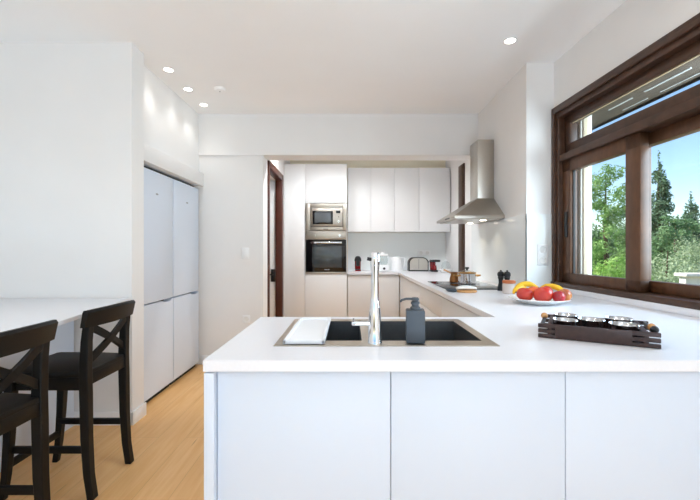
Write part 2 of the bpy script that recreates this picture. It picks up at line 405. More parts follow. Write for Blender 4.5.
# ------------------------------------------------------------------ garden outside
struct('ground', MB().box(2.1, 90, -40, 90, -.7, -.5), 'soil', label='garden ground outside the window')
def leaves(blobs, n, size, mt, name, parent, flat=.6):
    """a crown: small leaf sprays scattered through a set of ellipsoids"""
    vs, fs = [], []
    tot = sum(b[1][0] * b[1][2] for b in blobs)
    for c, r in blobs:
        for _ in range(int(n * r[0] * r[2] / tot)):
            d = Vector((random.gauss(0, 1), random.gauss(0, 1), random.gauss(0, 1))).normalized() * (random.random() ** .38) * random.uniform(.85, 1.08)
            p = Vector(c) + Vector((d.x * r[0], d.y * r[1], d.z * r[2]))
            nrm = (d + Vector((random.uniform(-1, 1), random.uniform(-1, 1), random.uniform(-.3, 1.2)))).normalized()
            a = nrm.orthogonal().normalized(); a.rotate(Matrix.Rotation(random.uniform(0, 6.28), 3, nrm)); b = nrm.cross(a)
            q = size * random.uniform(.6, 1.3); i = len(vs)
            vs += [p - a * q, p - b * q * flat * .6 + nrm * q * .1, p + a * q, p + b * q * flat * .6 + nrm * q * .1]
            fs.append((i, i+1, i+2, i+3))
    me = bpy.data.meshes.new(name); me.from_pydata(vs, [], fs)
    if parent in WORLD: me.transform(WORLD[parent].inverted())
    me.materials.append(mt); o = bpy.data.objects.new(name, me); COL.objects.link(o); o.parent = parent
    return o
LM = dict(cypress=leaf_mat('cypress_green', '#46664a', '#7d9c78'), pine=leaf_mat('pine_green', '#557d54', '#8fb07c'),
          tree=leaf_mat('fresh_leaf_green', '#6a9a4a', '#a8c97c'), olive=leaf_mat('olive_leaf_green', '#93aa7c', '#c8d6b2'),
          bush=leaf_mat('bush_green', '#78ad45', '#b8d87a'), dark=leaf_mat('dark_leaf_green', '#4c7145', '#7d9c6a'))
GZ = -.5
def gpos(px, y): return ((px - 350) / FPX * y, y)
def tree(name, px, y, ztop, rad, kind, n, size, label, cat='tree', group='trees in the garden', trunk=.09, zlow=None, shape='round'):
    x, y = gpos(px, y)
    t = thing(name, label, cat, (x, y, GZ), 0, group)
    h = ztop - GZ; rd = random.Random(px * 7 + int(y))
    MB().tube([(x, y, GZ), (x + .03, y, GZ + h * .3), (x - .02, y + .02, GZ + h * .62), (x, y, GZ + h * .9)], [trunk, trunk * .8, trunk * .5, trunk * .12], 9).build('trunk', 'bark', t)
    bl = []
    if shape == 'cone':
        for k in range(13):
            f = k / 12; z = GZ + h * (.12 + .84 * f); r = rad * (1 - f) ** .8 + .05
            for q in range(4 if f < .85 else 1):
                a = rd.uniform(0, 6.28); e = r * .5 if f < .85 else 0
                bl.append(((x + e * math.cos(a), y + e * math.sin(a), z), (r * .62, r * .62, h * .055)))
    elif shape == 'bush':
        for k in range(16):
            a = rd.uniform(0, 6.28); e = rad * math.sqrt(rd.random()) * .75
            zz = GZ + h * rd.uniform(.2, .86) * (1 - .25 * e / rad); r = rad * rd.uniform(.28, .42)
            bl.append(((x + e * math.cos(a), y + e * math.sin(a), zz), (r, r, min(r, ztop - zz + .02))))
    else:
        z0 = zlow if zlow is not None else GZ + h * .3
        for k in range(44):
            a = rd.uniform(0, 6.28); f = (k + rd.random()) / 44; e = .85 * rad * (math.sin(math.pi * (.10 + .78 * f)) ** .8) * math.sqrt(rd.random())
            r = rad * rd.uniform(.2, .36)
            bl.append(((x + e * math.cos(a), y + e * math.sin(a), z0 + (ztop - z0 - r * .5) * f), (r, r, r * .8)))
    leaves(bl, n, size, LM[kind], 'foliage', t)
    return t
tree('cypress_tree', 659, 15, 5.0, .85, 'cypress', 8000, .07, 'tall pointed dark green cypress seen through the sliding pane', shape='cone', trunk=.12)
tree('cypress_tree', 691, 16, 3.65, .7, 'cypress', 6000, .07, 'shorter pointed cypress right of the tall one in the window', shape='cone', trunk=.1)
tree('pine_tree', 676, 13, 2.35, 1.05, 'pine', 5600, .065, 'spreading pine tree in front of the pointed cypresses', shape='round', zlow=.4)
tree('garden_tree', 606, 11, 3.55, .85, 'tree', 7500, .05, 'airy broadleaf tree seen through the handle-side sash', shape='round', zlow=.2)
tree('garden_tree', 629, 17, 3.1, 1.1, 'pine', 5200, .065, 'dark bushy tree right behind the airy broadleaf tree', shape='round', zlow=.2)
tree('olive_bush', 668, 9.0, 1.42, 1.15, 'olive', 8000, .042, 'grey-green olive shrub filling the lower sliding pane', 'shrub', 'shrubs under the window trees', shape='bush', trunk=.05)
tree('olive_bush', 704, 11, 1.7, 1.1, 'olive', 7000, .042, 'grey-green olive shrub behind the white garden parapet', 'shrub', 'shrubs under the window trees', shape='bush', trunk=.05)
tree('garden_bush', 617, 8.2, 1.22, .8, 'bush', 7000, .038, 'bright green shrub at the bottom of the handle-side sash', 'shrub', 'shrubs under the window trees', shape='bush', trunk=.05)
tree('garden_bush', 590, 9.9, 1.0, .5, 'dark', 3200, .055, 'dark green shrub beside the white window reveal', 'shrub', 'shrubs under the window trees', shape='bush', trunk=.05)
tree('garden_bush', 636, 12.6, 1.4, .6, 'bush', 3600, .06, 'light green shrub behind the sash meeting stile', 'shrub', 'shrubs under the window trees', shape='bush', trunk=.05)
for i, (px, y, zt, rad, lb) in enumerate([
        (585, 22, 3.0, 2.0, 'distant tree hidden mostly by the window reveal'), (610, 27.5, 3.0, 2.4, 'distant tree behind the airy broadleaf tree'),
        (634, 35, 3.4, 2.5, 'distant tree behind the sash meeting stile'), (660, 22, 2.7, 1.8, 'distant tree behind the tall cypress'),
        (683, 30, 2.9, 2.0, 'distant tree between the two cypresses'), (712, 25, 2.9, 1.9, 'distant tree behind the shorter cypress')]):
    tree('distant_tree', px, y, zt, rad, ('dark', 'pine', 'dark')[i % 3], 2600, .16, lb, 'tree', 'distant trees', shape='bush', trunk=.12)
pw = thing('garden_parapet', 'low white garden parapet with flat coping beyond the sliding pane', 'parapet', (6.75, 7.3, GZ), R(0))
MB().box(6.25, 9.6, 7.35, 7.5, GZ, .74).build('parapet_body', 'render', pw)
MB().box(6.2, 9.7, 7.28, 7.57, .74, .80, .01).build('coping', 'render', pw)

# ------------------------------------------------------------------ worktop and base units
wt = MB(); T0, T1 = .888, .92
yF, yB = 1.126, 1.857
wt.box(-.419, -.25, yF, yB, T0, T1).box(-.25, .49, yF, 1.29, T0, T1).box(-.25, .49, 1.79, yB, T0, T1)
wt.prism([(.49, yF), (wx(yF) - .003, yF), (wx(3.082) - .003, 3.082), (.685, 3.082), (.685, yB), (.49, yB)], T0, T1)
wt.box(.685, 1.372, 3.082, 4.47, T0, T1).box(.685, 1.454, 4.47, 5.578, T0, T1).box(-.035, 1.454, 5.578, 6.191, T0, T1)
wt.box(1.372, 1.378, 3.10, 4.47, T0, T1 - .001)
solo('worktop', wt, 'quartz', 'continuous white worktop over the base units, with the sink cut into it', 'worktop', base=(.5, 1.5, T0))

def base_unit(x0, x1, label, zs=.872, m='lacquer', group='white peninsula units'):
    t = thing('base_cabinet', label, 'cabinet', ((x0 + x1) / 2, 1.45, 0), 0, group)
    MB().box(x0 + .001, x0 + .017, 1.172, 1.80, .10, zs).box(x1 - .017, x1 - .001, 1.172, 1.80, .10, zs).box(x0 + .017, x1 - .017, 1.172, 1.80, .10, .118).box(x0 + .017, x1 - .017, 1.78, 1.80, .118, .872).build('body', 'carcass', t)
    MB().box(x0 + .0012, x1 - .0012, 1.150, 1.171, .10, .880, .001).build('front_panel', m, t)
    MB().box(x0, x1, 1.21, 1.225, 0, .10).build('plinth', m, t)
    return t
base_unit(-.387, .119, 'white peninsula unit below the left sink bowl and draining tray', .72)
base_unit(.119, .627, 'white peninsula unit below the soap dispenser', .72)
base_unit(.627, 1.125, 'white peninsula unit below the dark wooden rack')
base_unit(1.125, 1.60, 'white peninsula unit against the window wall')
solo('end_panel', MB().box(-.418, -.389, 1.128, 1.84, 0, .883, .002), 'lacquer', 'white upright end panel closing the free end of the peninsula', 'panel', base=(-.397, 1.5, 0))

def side_unit(y0, y1, label, drawers=False):
    """a unit of the hob run: its fronts face the sink aisle"""
    t = thing('base_cabinet', label, 'cabinet', (1.0, (y0 + y1) / 2, 0), 0, 'ivory units of the hob run')
    MB().box(.728, 1.365, y0 + .001, y1 - .001, .10, .878).build('body', 'carcass', t)
    if drawers:
        for a, b in ((.10, .402), (.406, .698), (.702, .872)):
            MB().box(.706, .727, y0 + .002, y1 - .002, a, b, .0015).build('drawer', 'cream', t)
    else:
        MB().box(.706, .727, y0 + .002, y1 - .002, .10, .872, .0015).build('door', 'cream', t)
    MB().box(.76, .775, y0, y1, 0, .10).build('plinth', 'cream', t)
side_unit(1.87, 3.05, 'ivory base unit with plain door between peninsula and hob drawers')
side_unit(3.05, 4.0, 'ivory drawer unit directly under the hob', True)
side_unit(4.0, 5.60, 'ivory corner base unit beyond the hob drawers')
def back_unit(x0, x1, label):
    t = thing('base_cabinet', label, 'cabinet', ((x0 + x1) / 2, 5.9, 0), 0, 'ivory units of the rear run')
    MB().box(x0 + .001, x1 - .001, 5.622, 6.18, .10, .878).build('body', 'carcass', t)
    MB().box(x0 + .002, x1 - .002, 5.60, 5.621, .10, .872, .0015).build('door', 'cream', t)
    MB().box(x0, x1, 5.65, 5.665, 0, .10).build('plinth', 'cream', t)
back_unit(-.035, .34, 'ivory rear base unit next to the oven tower')
back_unit(.34, .70, 'ivory rear base unit in the inner corner, behind the tap')

# ------------------------------------------------------------------ tall units, oven, microwave, wall cabinets
t = thing('tall_cabinet', 'tall narrow white larder cabinet between doorway and oven tower', 'cabinet', (-.787, 5.9, 0), 0)
MB().box(-.932, -.641, 5.622, 6.19, .08, 2.455).build('body', 'carcass', t)
MB().box(-.932, -.641, 5.60, 5.621, .10, 2.455, .0015).build('door', 'alcove', t)
MB().box(-.932, -.641, 5.65, 5.665, 0, .08).build('plinth', 'alcove', t)
t = thing('oven_tower', 'tall white cabinet tower housing the microwave and oven', 'cabinet', (-.34, 5.9, 0), 0)
MB().box(-.637, -.62, 5.622, 6.19, .08, 2.455).box(-.06, -.043, 5.622, 6.19, .08, 2.455).box(-.62, -.06, 6.17, 6.19, .08, 2.455)\
    .box(-.62, -.06, 5.622, 6.17, .08, .10).box(-.62, -.06, 5.622, 6.17, .885, .905).box(-.62, -.06, 5.622, 6.17, 1.495, 1.51).box(-.62, -.06, 5.622, 6.17, 1.90, 1.92).box(-.62, -.06, 5.622, 6.17, 2.435, 2.455).build('body', 'carcass', t)
MB().box(-.637, -.043, 5.60, 5.621, 1.905, 2.455, .0015).build('door', 'alcove', t)
MB().box(-.637, -.043, 5.60, 5.621, .10, .897, .0015).build('door', 'alcove', t)
MB().box(-.637, -.043, 5.65, 5.665, 0, .08).build('plinth', 'alcove', t)

FY = 5.60
def fx(px): return (px - 350) * FY / FPX
def fz(py): return HC + (249.5 - py) * FY / FPX
mw = thing('microwave', 'stainless steel built-in microwave above the oven', 'microwave', (-.34, 5.8, 1.51))
MB().box(-.60, -.08, 5.64, 6.0, 1.511, 1.885).build('housing', 'gasket', mw)
fr = MB(); x0, x1, zb, zt = -.628, -.05, 1.512, 1.892
ix0, ix1, iz0, iz1 = fx(310.4), fx(343), fz(226.2), fz(207.6)
fr.box(x0, ix0, 5.585, 5.62, zb, zt, .002).box(ix1, x1, 5.585, 5.62, zb, zt, .002).box(ix0, ix1, 5.585, 5.62, iz1, zt, .002).box(ix0, ix1, 5.585, 5.62, zb, iz0, .002)
fr.build('trim_kit', 'steel', mw)
dd = MB().box(ix0 + .006, ix1 - .006, 5.572, 5.62, iz0 + .006, iz1 - .006, .004).build('door', 'steel', mw)
MB().box(fx(312.8), fx(333), 5.568, 5.573, fz(223.8), fz(210.7), .002).build('window_border', 'blackglass', dd)
MB().box(fx(314.6), fx(331), 5.565, 5.569, fz(222.2), fz(212.3), .001).build('window', 'microglass', dd)
MB().box(fx(336.2), fx(340.4), 5.568, 5.573, fz(212.8), fz(210.2)).build('display', 'screen', mw)
MB().lathe([(0, 0), (.017, 0), (.015, .018), (0, .02)], mtx=Matrix.Translation((fx(338.7), 5.572, fz(221))) @ Matrix.Rotation(R(90), 4, 'X')).build('knob', 'chrome', mw)
MB().lathe([(0, 0), (.006, 0), (.006, .004), (0, .004)], seg=14, mtx=Matrix.Translation((fx(338.7), 5.572, fz(216.5))) @ Matrix.Rotation(R(90), 4, 'X')).build('button', 'gasket', mw)
MB().box(fx(323.5), fx(328.3), 5.583, 5.586, fz(229.0), fz(228.3)).build('logo', 'gasket', mw)

ov = thing('oven', 'black glass and steel built-in oven under the microwave', 'oven', (-.34, 5.8, .905))
MB().box(-.60, -.08, 5.64, 6.1, .907, 1.49).build('housing', 'gasket', ov)
cp = MB().box(-.628, -.05, 5.588, 5.62, fz(239), 1.502, .002).build('control_panel', 'steel', ov)
for px in (314.6, 339.7):
    MB().lathe([(0, 0), (.019, 0), (.016, .022), (0, .024)], mtx=Matrix.Translation((fx(px), 5.588, fz(235))) @ Matrix.Rotation(R(90), 4, 'X')).build('knob', 'chrome' if px > 320 else 'steel', ov)
dd = MB().box(-.625, -.053, 5.580, 5.62, .925, fz(239.3), .003).build('door', 'blackglass', ov)
MB().box(fx(312.3), fx(341.8), 5.577, 5.5805, fz(267), fz(245.5), .001).build('window', 'ovenglass', dd)
MB().box(fx(311.3), fx(342), 5.545, 5.555, fz(243.1), fz(241.3), .003).box(fx(312), fx(313), 5.553, 5.581, fz(243), fz(241.4)).box(fx(340.2), fx(341.2), 5.553, 5.581, fz(243), fz(241.4)).build('handle', 'chrome', dd)
MB().box(fx(324.5), fx(329.6), 5.578, 5.581, fz(269.4), fz(268.7)).build('logo', 'greymark', dd)
MB().box(-.628, -.05, 5.59, 5.62, .900, .923, .001).build('base_strip', 'steel', ov)

xs = [-.036, .311, .66, 1.03, 1.485]
for i, lb in enumerate(['white wall cabinet next to the oven tower, above the red coffee machine', 'white wall cabinet above the kettle, second from the oven tower',
                        'white wall cabinet above the toaster, third from the oven tower', 'white wall cabinet against the alcove side wall, furthest from the oven']):
    t = thing('wall_cabinet', lb, 'cabinet', ((xs[i] + xs[i+1]) / 2, 6.0, 1.508), 0, 'white wall cabinets of the rear run')
    MB().box(xs[i] + .001, xs[i+1] - .001, 5.872, 6.195, 1.508, 2.45).build('body', 'carcass', t)
    MB().box(xs[i] + .0015, xs[i+1] - .0015, 5.85, 5.871, 1.506, 2.452, .0015).build('door', 'alcove', t)

# ------------------------------------------------------------------ tall refrigerators in the left niche
def emblem(mb, y, z):                                  # small embossed badge
    return mb.lathe([(0, 0), (.022, 0), (.022, .002), (0, .002)], seg=20, mtx=Matrix.Translation((-1.61, y, z)) @ Matrix.Rotation(R(90), 4, 'Y') @ Matrix.Diagonal((.35, 1, 1, 1)))
for y0, y1, lb in ((2.995, 3.597, 'tall white refrigerator beside the breakfast bar wall'), (3.603, 4.205, 'tall white refrigerator in the corner near the light switch')):
    t = thing('refrigerator', lb, 'refrigerator', (-1.9, (y0 + y1) / 2, 0), 0, 'twin built-in refrigerators')
    MB().box(-2.28, -1.68, y0 + .004, y1 - .004, .035, 1.885).build('body', 'carcass', t)
    du = MB().box(-1.675, -1.61, y0 + .003, y1 - .003, .806, 1.885, .006).build('door', 'lacquer', t)
    emblem(MB(), y0 + .30, 1.70).build('emblem', 'greymark', du)
    # lower door with its curved grip recess in the upper far corner
    pr = [(y0 + .003, .045), (y1 - .003, .045), (y1 - .003, .797)]
    pr += [(y1 - .03 - .0 , .797), (y1 - .05, .781), (y1 - .10, .776), (y1 - .17, .783), (y1 - .22, .797)]
    pr += [(y0 + .003, .797)]
    b = MB(); mt = Matrix(((0, 0, 1, 0), (1, 0, 0, 0), (0, 1, 0, 0), (0, 0, 0, 1)))
    b.prism(pr, -1.675, -1.61, mtx=mt)
    b.build('door', 'lacquer', t)
    MB().box(-1.70, -1.64, y0 + .01, y1 - .01, 0, .04).build('plinth', 'dark', t)
    MB().box(-1.70, -1.677, y0 + .004, y1 - .004, .78, .82).build('gasket', 'dark', t)
    MB().box(-1.70, -1.66, y0 + .004, y1 - .004, 1.888, 1.915).build('vent_gap', 'dark', t)

# ------------------------------------------------------------------ breakfast bar
t = thing('breakfast_bar', 'white breakfast bar counter along the side wall with panelled front', 'counter', (-2.2, 2.0, 0))
MB().prism([(-3.39, .9), (-1.34, .9), (-1.385, 1.865), (-1.552, 2.776), (-3.39, 2.776)], .873, .895, .002).build('countertop', 'quartz', t)
fp = MB()
for k in range(6):
    y1 = 2.776 - k * .302; fp.box(-1.97, -1.94, y1 - .300, y1, 0, .872, .0015)
fp.build('front_panel', 'lacquer', t)

# ------------------------------------------------------------------ bar stools
def make_stool(label):
    """faces -x; origin on the floor under the seat centre"""
    t = thing('bar_stool', label, 'stool', (0, 0, 0), 0, 'black cross-back stools at the breakfast bar')
    SZ = .635
    hy = .165
    # seat, slightly dished, wider to the front
    b = MB(); b.prism([(-.235, -.185), (-.215, -.2), (.0, -.2), (.165, -.178), (.185, -.165), (.185, .165), (.165, .178), (.0, .2), (-.215, .2), (-.235, .185)], SZ - .03, SZ, .007)
    b.build('seat', 'blackwood', t)
    for s, in ((-1,), (1,)):
        # rear leg and back post in one sweep
        pts = [(.205, 0), (.187, .12), (.176, .30), (.172, .52), (.170, .64), (.175, .78), (.190, .925)]
        wd = [.034, .036, .042, .046, .044, .038, .032]
        rings = []
        for (x, z), w in zip(pts, wd):
            y = s * hy; h = .021
            rings.append([(x - w/2, y - h, z), (x + w/2, y - h, z), (x + w/2, y + h, z), (x - w/2, y + h, z)])
        o = MB().loft(rings).build('back_leg', 'blackwood', t, sharp=40)
        bv = o.modifiers.new('edge', 'BEVEL'); bv.width = .004; bv.segments = 2
        # front leg, tapered and curved forward
        pts = [(-.232, 0), (-.214, .12), (-.20, .30), (-.192, .48), (-.19, SZ - .03)]
        wd = [.030, .033, .038, .042, .044]
        rings = []
        for (x, z), w in zip(pts, wd):
            y = s * (hy + .012 - .0 * z); h = w / 2
            rings.append([(x - w/2, y - h, z), (x + w/2, y - h, z), (x + w/2, y + h, z), (x - w/2, y + h, z)])
        o = MB().loft(rings).build('front_leg', 'blackwood', t, sharp=40)
        bv = o.modifiers.new('edge', 'BEVEL'); bv.width = .004; bv.segments = 2
        MB().box(-.18, .17, s * (hy + .003) - .011, s * (hy + .003) + .011, SZ - .095, SZ - .031, .002).build('apron', 'blackwood', t)
        MB().box(-.21, .185, s * hy - .010, s * hy + .010, .225, .258, .003).build('stretcher', 'blackwood', t)
    MB().box(-.20, -.178, -hy, hy, SZ - .095, SZ - .031, .002).build('apron', 'blackwood', t)
    MB().box(.165, .187, -hy, hy, SZ - .075, SZ - .02, .002).build('apron', 'blackwood', t)
    MB().box(-.222, -.20, -hy, hy, .15, .185, .003).build('stretcher', 'blackwood', t)
    # curved top rail
    rings = []
    for k in range(13):
        f = k / 12 * 2 - 1; y = f * .212; bow = .030 * (1 - f * f)
        xt, xb = .201 + bow, .186 + bow; zt = .945 - .006 * f * f; zb = .855
        rings.append([(xb - .013, y, zb), (xb + .011, y, zb), (xt + .012, y, zt - .012), (xt + .004, y, zt), (xt - .010, y, zt), (xt - .016, y, zt - .012)])
    MB().loft(rings).build('back_rail', 'blackwood', t, sharp=40)
    # the crossed slats between the posts
    for s in (-1, 1):
        n = 8; rings = []
        for k in range(n + 1):
            f = k / n; y = (-hy + 2 * hy * f) * s; z = .675 + .185 * f; x = .172 + (.184 - .172) * f + .016 * math.sin(math.pi * f) + s * .003
            w = .020
            rings.append([(x - .008, y, z - w), (x + .008, y, z - w), (x + .008, y, z + w), (x - .008, y, z + w)])
        MB().loft(rings).build('cross_slat', 'blackwood', t, sharp=40)
    return t
st = make_stool('black cross-back bar stool next to the wall corner')
st.location = (-1.485, 2.13, 0)
dup(st, (-1.455, 1.47, 0), 'black cross-back bar stool cut off by the photo edge, nearest the camera')

# ------------------------------------------------------------------ sink, tray, tap, soap
sk = thing('sink', 'double-bowl stainless steel sink set into the peninsula', 'sink', (.12, 1.54, .92))
ri = MB(); zt = .9225
L0, L1, Q0, Q1 = -.198, .041, .078, .455; BY0, BY1 = 1.362, 1.735
for a in ((-.25, .49, 1.29, BY0), (-.25, .49, BY1, 1.79), (-.25, L0, BY0, BY1), (L1, Q0, BY0, BY1), (Q1, .49, BY0, BY1)):
    ri.box(*a, .9203, zt)
ri.build('rim', 'steelwarm', sk)
for a0, a1 in ((L0, L1), (Q0, Q1)):
    b = MB(); d = .74; w = .002
    b.box(a0 - w, a0, BY0 - w, BY1 + w, d, .9215).box(a1, a1 + w, BY0 - w, BY1 + w, d, .9215).box(a0, a1, BY0 - w, BY0, d, .9215).box(a0, a1, BY1, BY1 + w, d, .9215).box(a0 - w, a1 + w, BY0 - w, BY1 + w, d - .002, d)
    bo = b.build('bowl', 'bowl', sk)
    MB().lathe([(0, .004), (.03, .004), (.042, .001), (.045, 0), (0, 0)], ((a0 + a1) / 2, 1.55, d)).build('drain', 'chrome', bo)

tr = MB(); tx0, tx1, ty0_, ty1_ = -.222, -.084, 1.305, 1.755
tr.box(tx0, tx1, ty0_, ty1_, .9235, .9285, .002)
for a in ((tx0, tx0 + .012, ty0_, ty1_), (tx1 - .012, tx1, ty0_, ty1_), (tx0, tx1, ty0_, ty0_ + .012), (tx0, tx1, ty1_ - .012, ty1_)):
    tr.box(*a, .9235, .9365, .003)
solo('draining_tray', tr, 'traywhite', 'white rectangular draining tray resting across the left sink bowl', 'tray', base=(-.146, 1.54, .9235))

TX, TY = .0835, 1.325
tp = thing('kitchen_tap', 'tall chrome kitchen tap standing at the middle of the sink', 'tap', (TX, TY, .9225))
MB().lathe([(0, 0), (.0245, 0), (.0245, .004), (.0222, .008), (.0222, .06), (.0205, .10), (.0165, .130), (.0135, .155), (.0130, .24), (.0155, .262), (.0168, .282), (.0162, .298), (.012, .305), (0, .306)], (TX, TY, .9225), 28).build('body', 'chrome', tp)
MB().tube([(TX, TY, 1.208), (TX + .002, TY + .06, 1.213), (TX + .004, TY + .14, 1.211), (TX + .006, TY + .20, 1.207)], [.0155, .0145, .0135, .0135], 16).tube([(TX + .006, TY + .195, 1.207), (TX + .006, TY + .197, 1.175)], [.013, .012], 14).build('spout', 'chrome', tp)
lv = MB().box(TX - .078, TX - .012, TY - .012, TY + .012, .982, .996, .004).tube([(TX - .072, TY, .994), (TX - .072, TY, 1.006)], .003, 8).build('lever', 'chrome', tp)
MB().tube([(TX - .012, TY - .006, 1.203), (TX - .026, TY - .008, 1.206)], .006, 10).build('spray_button', 'black', tp)

DX, DY = .222, 1.345
so = thing('soap_dispenser', 'slate grey square soap dispenser standing on the sink rim', 'dispenser', (DX, DY, .9225), R(-6))
mt = WORLD[so]
MB().box(-.031, .031, -.031, .031, .0005, .110, .004, mtx=mt).build('bottle', 'slate', so)
pu = MB().lathe([(0, .108), (.017, .108), (.017, .118), (.012, .121), (.012, .128), (.015, .129), (.015, .136), (.010, .138), (.010, .140), (.013, .141), (.013, .148), (.010, .151), (0, .151)], mtx=mt).build('pump', 'slate', so)
MB().tube([mt @ Vector(p) for p in ((.004, 0, .146), (-.03, -.002, .146), (-.046, -.003, .142), (-.051, -.003, .136))], [.0045, .0042, .004, .0036], 10).build('nozzle', 'slate', pu)

# ------------------------------------------------------------------ hob, hood, things around the hob
hb = thing('hob', 'black glass induction hob set on the worktop', 'hob', (1.02, 3.52, .92))
MB().box(.765, 1.265, 3.13, 3.90, .9205, .926, .002).build('glass_plate', 'blackglass', hb)
for cx, cy, r in ((.90, 3.32, .075), (1.13, 3.32, .09), (.90, 3.70, .09), (1.10, 3.66, .10)):
    MB().lathe([(r - .002, 0), (r, 0), (r, .0004), (r - .002, .0004), (r - .002, 0)], (cx, cy, .926), 40).build('zone_ring', 'greymark', hb)

hd = thing('extractor_hood', 'stainless steel chimney extractor hood on the wall over the hob', 'extractor hood', (1.379, 3.89, 1.52))
hx0, hx1, hy0, hy1 = .932, 1.379, 3.52, 4.25
MB().box(hx0, hx1, hy0, hy1, 1.52, 1.545, .002).build('lip', 'steel', hd)
cx0, cy0, cy1 = 1.223, 3.785, 4.02
MB().loft([[(hx0 + .003, hy0 + .003, 1.545), (hx1, hy0 + .003, 1.545), (hx1, hy1 - .003, 1.545), (hx0 + .003, hy1 - .003, 1.545)],
           [(cx0, cy0, 1.73), (hx1, cy0, 1.73), (hx1, cy1, 1.73), (cx0, cy1, 1.73)]]).build('canopy', 'steel', hd, sharp=20)
MB().box(cx0, hx1, cy0, cy1, 1.73, 2.294, .002).build('chimney', 'steel', hd)
MB().box(hx0 + .03, hx1 - .02, hy0 + .04, hy1 - .04, 1.512, 1.521).build('filter', 'steel', hd)
MB().box(hx0 - .003, hx0 + .001, 3.70, 3.86, 1.527, 1.538).build('button_strip', 'black', hd)
for y in (3.68, 4.08):
    MB().lathe([(0, 0), (.028, 0), (.028, -.004), (0, -.004)], (1.24, y, 1.513), 20).build('lamp', 'hoodled', hd)
    d = bpy.data.lights.new('hood_lamp_light', 'SPOT'); d.energy = 2.2; d.spot_size = R(110); d.spot_blend = .8; d.color = (1, .86, .66); d.shadow_soft_size = .03
    lo = bpy.data.objects.new('hood_lamp_light', d); COL.objects.link(lo); lo.location = (1.24, y, 1.50); lo.parent = hd
    lo.location = Vector((1.24, y, 1.50)) - Vector((1.379, 3.89, 1.52))

PX, PY = 1.072, 3.62; PZ = .9268
pt = thing('cooking_pot', 'small steel cooking pot with glass lid on the hob', 'pot', (PX, PY, PZ))
MB().lathe([(0, 0), (.074, 0), (.080, .006), (.080, .092), (.083, .095), (.081, .097), (.077, .093), (.076, .010), (0, .008)], (PX, PY, PZ), 36).build('body', 'chrome', pt)
ld = MB().lathe([(.081, .099), (.079, .103), (.055, .116), (.02, .124), (0, .125)], (PX, PY, PZ), 36).build('lid', 'lidglass', pt)
MB().lathe([(.082, .096), (.083, .101), (.079, .104), (.077, .099), (.082, .096)], (PX, PY, PZ), 36).build('lid_band', 'brass', ld)
MB().lathe([(0, .123), (.009, .123), (.009, .133), (.019, .138), (.019, .148), (.012, .152), (0, .152)], (PX, PY, PZ), 20).build('lid_knob', 'black', ld)
for s in (-1, 1):
    MB().tube([(PX + s * .078, PY - .035, PZ + .072), (PX + s * .110, PY - .033, PZ + .076), (PX + s * .122, PY, PZ + .078), (PX + s * .110, PY + .033, PZ + .076), (PX + s * .078, PY + .035, PZ + .072)], .0065, 10).build('handle', 'brass', pt)
BX, BY = .992, 3.76
bk = thing('coffee_pot', 'small copper coffee pot behind the steel cooking pot', 'coffee pot', (BX, BY, PZ))
MB().lathe([(0, 0), (.040, 0), (.044, .006), (.042, .04), (.031, .075), (.036, .098), (.034, .098), (.029, .076), (.039, .04), (.04, .009), (0, .006)], (BX, BY, PZ), 28).build('body', 'copper', bk)
MB().tube([(BX - .033, BY, PZ + .088), (BX - .05, BY + .03, PZ + .102), (BX - .075, BY + .09, PZ + .115)], [.006, .0065, .008], 10).build('handle', 'woodlight', bk)

bd = solo('wooden_trivet', MB().lathe([(0, 0), (.070, 0), (.074, .004), (.074, .012), (.070, .016), (0, .016)], (.872, 2.955, .9205), 40), 'woodlight', 'round light wooden trivet in front of the hob', 'trivet', base=(.872, 2.955, .9205))
cl = MB()
rings = []
for k in range(9):
    f = k / 8; x = .80 + .145 * f; hgt = .020 + .012 * math.sin(math.pi * f) ; wv = .004 * math.sin(7 * f)
    prof = []
    for q in range(12):
        a = 2 * math.pi * q / 12; prof.append((x, 2.965 + .045 * (math.sin(math.pi * (.12 + .76 * f)) ** .5) * math.cos(a) + wv, .9375 + hgt / 2 + hgt / 2 * math.sin(a) * (1 if math.sin(a) > 0 else 1)))
    rings.append(prof)
cl.loft(rings)
solo('oven_cloth', cl, 'cloth', 'white folded cloth lying on the round wooden trivet', 'cloth', base=(.872, 2.965, .937))
sr = MB().lathe([(0, 0), (.030, 0), (.042, .008), (.045, .018), (.042, .018), (.036, .009), (0, .006)], mtx=Matrix.Translation((.768, 2.985, .9205)) @ Matrix.Diagonal((.95, 1.3, 1, 1)))
solo('spoon_rest', sr, 'slate', 'dark grey oval dish beside the wooden trivet', 'dish', base=(.768, 2.985, .9205))

JX, JY = 1.155, 2.87
jr = thing('storage_jar', 'pale round jar with orange lid beside the fruit plate', 'jar', (JX, JY, .9205))
MB().lathe([(0, 0), (.041, 0), (.045, .005), (.045, .068), (.041, .073), (0, .073)], (JX, JY, .9205), 28).build('body', 'jarglass', jr)
MB().lathe([(0, .073), (.044, .073), (.046, .076), (.046, .090), (.043, .094), (0, .094)], (JX, JY, .9205), 28).build('lid', 'terracotta', jr)
for x, y, lb in ((1.168, 3.06, 'black pepper mill standing nearer the hob'), (1.205, 3.03, 'black pepper mill standing nearer the wall socket')):
    g = thing('pepper_mill', lb, 'mill', (x, y, .9205), 0, 'black mills beside the hob')
    MB().lathe([(0, 0), (.024, 0), (.025, .006), (.023, .03), (.016, .06), (.017, .085), (.022, .10), (.022, .106), (0, .106)], (x, y, .9205), 22).build('body', 'black', g)
    MB().lathe([(0, .107), (.020, .107), (.026, .118), (.026, .134), (.018, .146), (.006, .150), (.007, .158), (0, .160)], (x, y, .9205), 22).build('head', 'black', g)

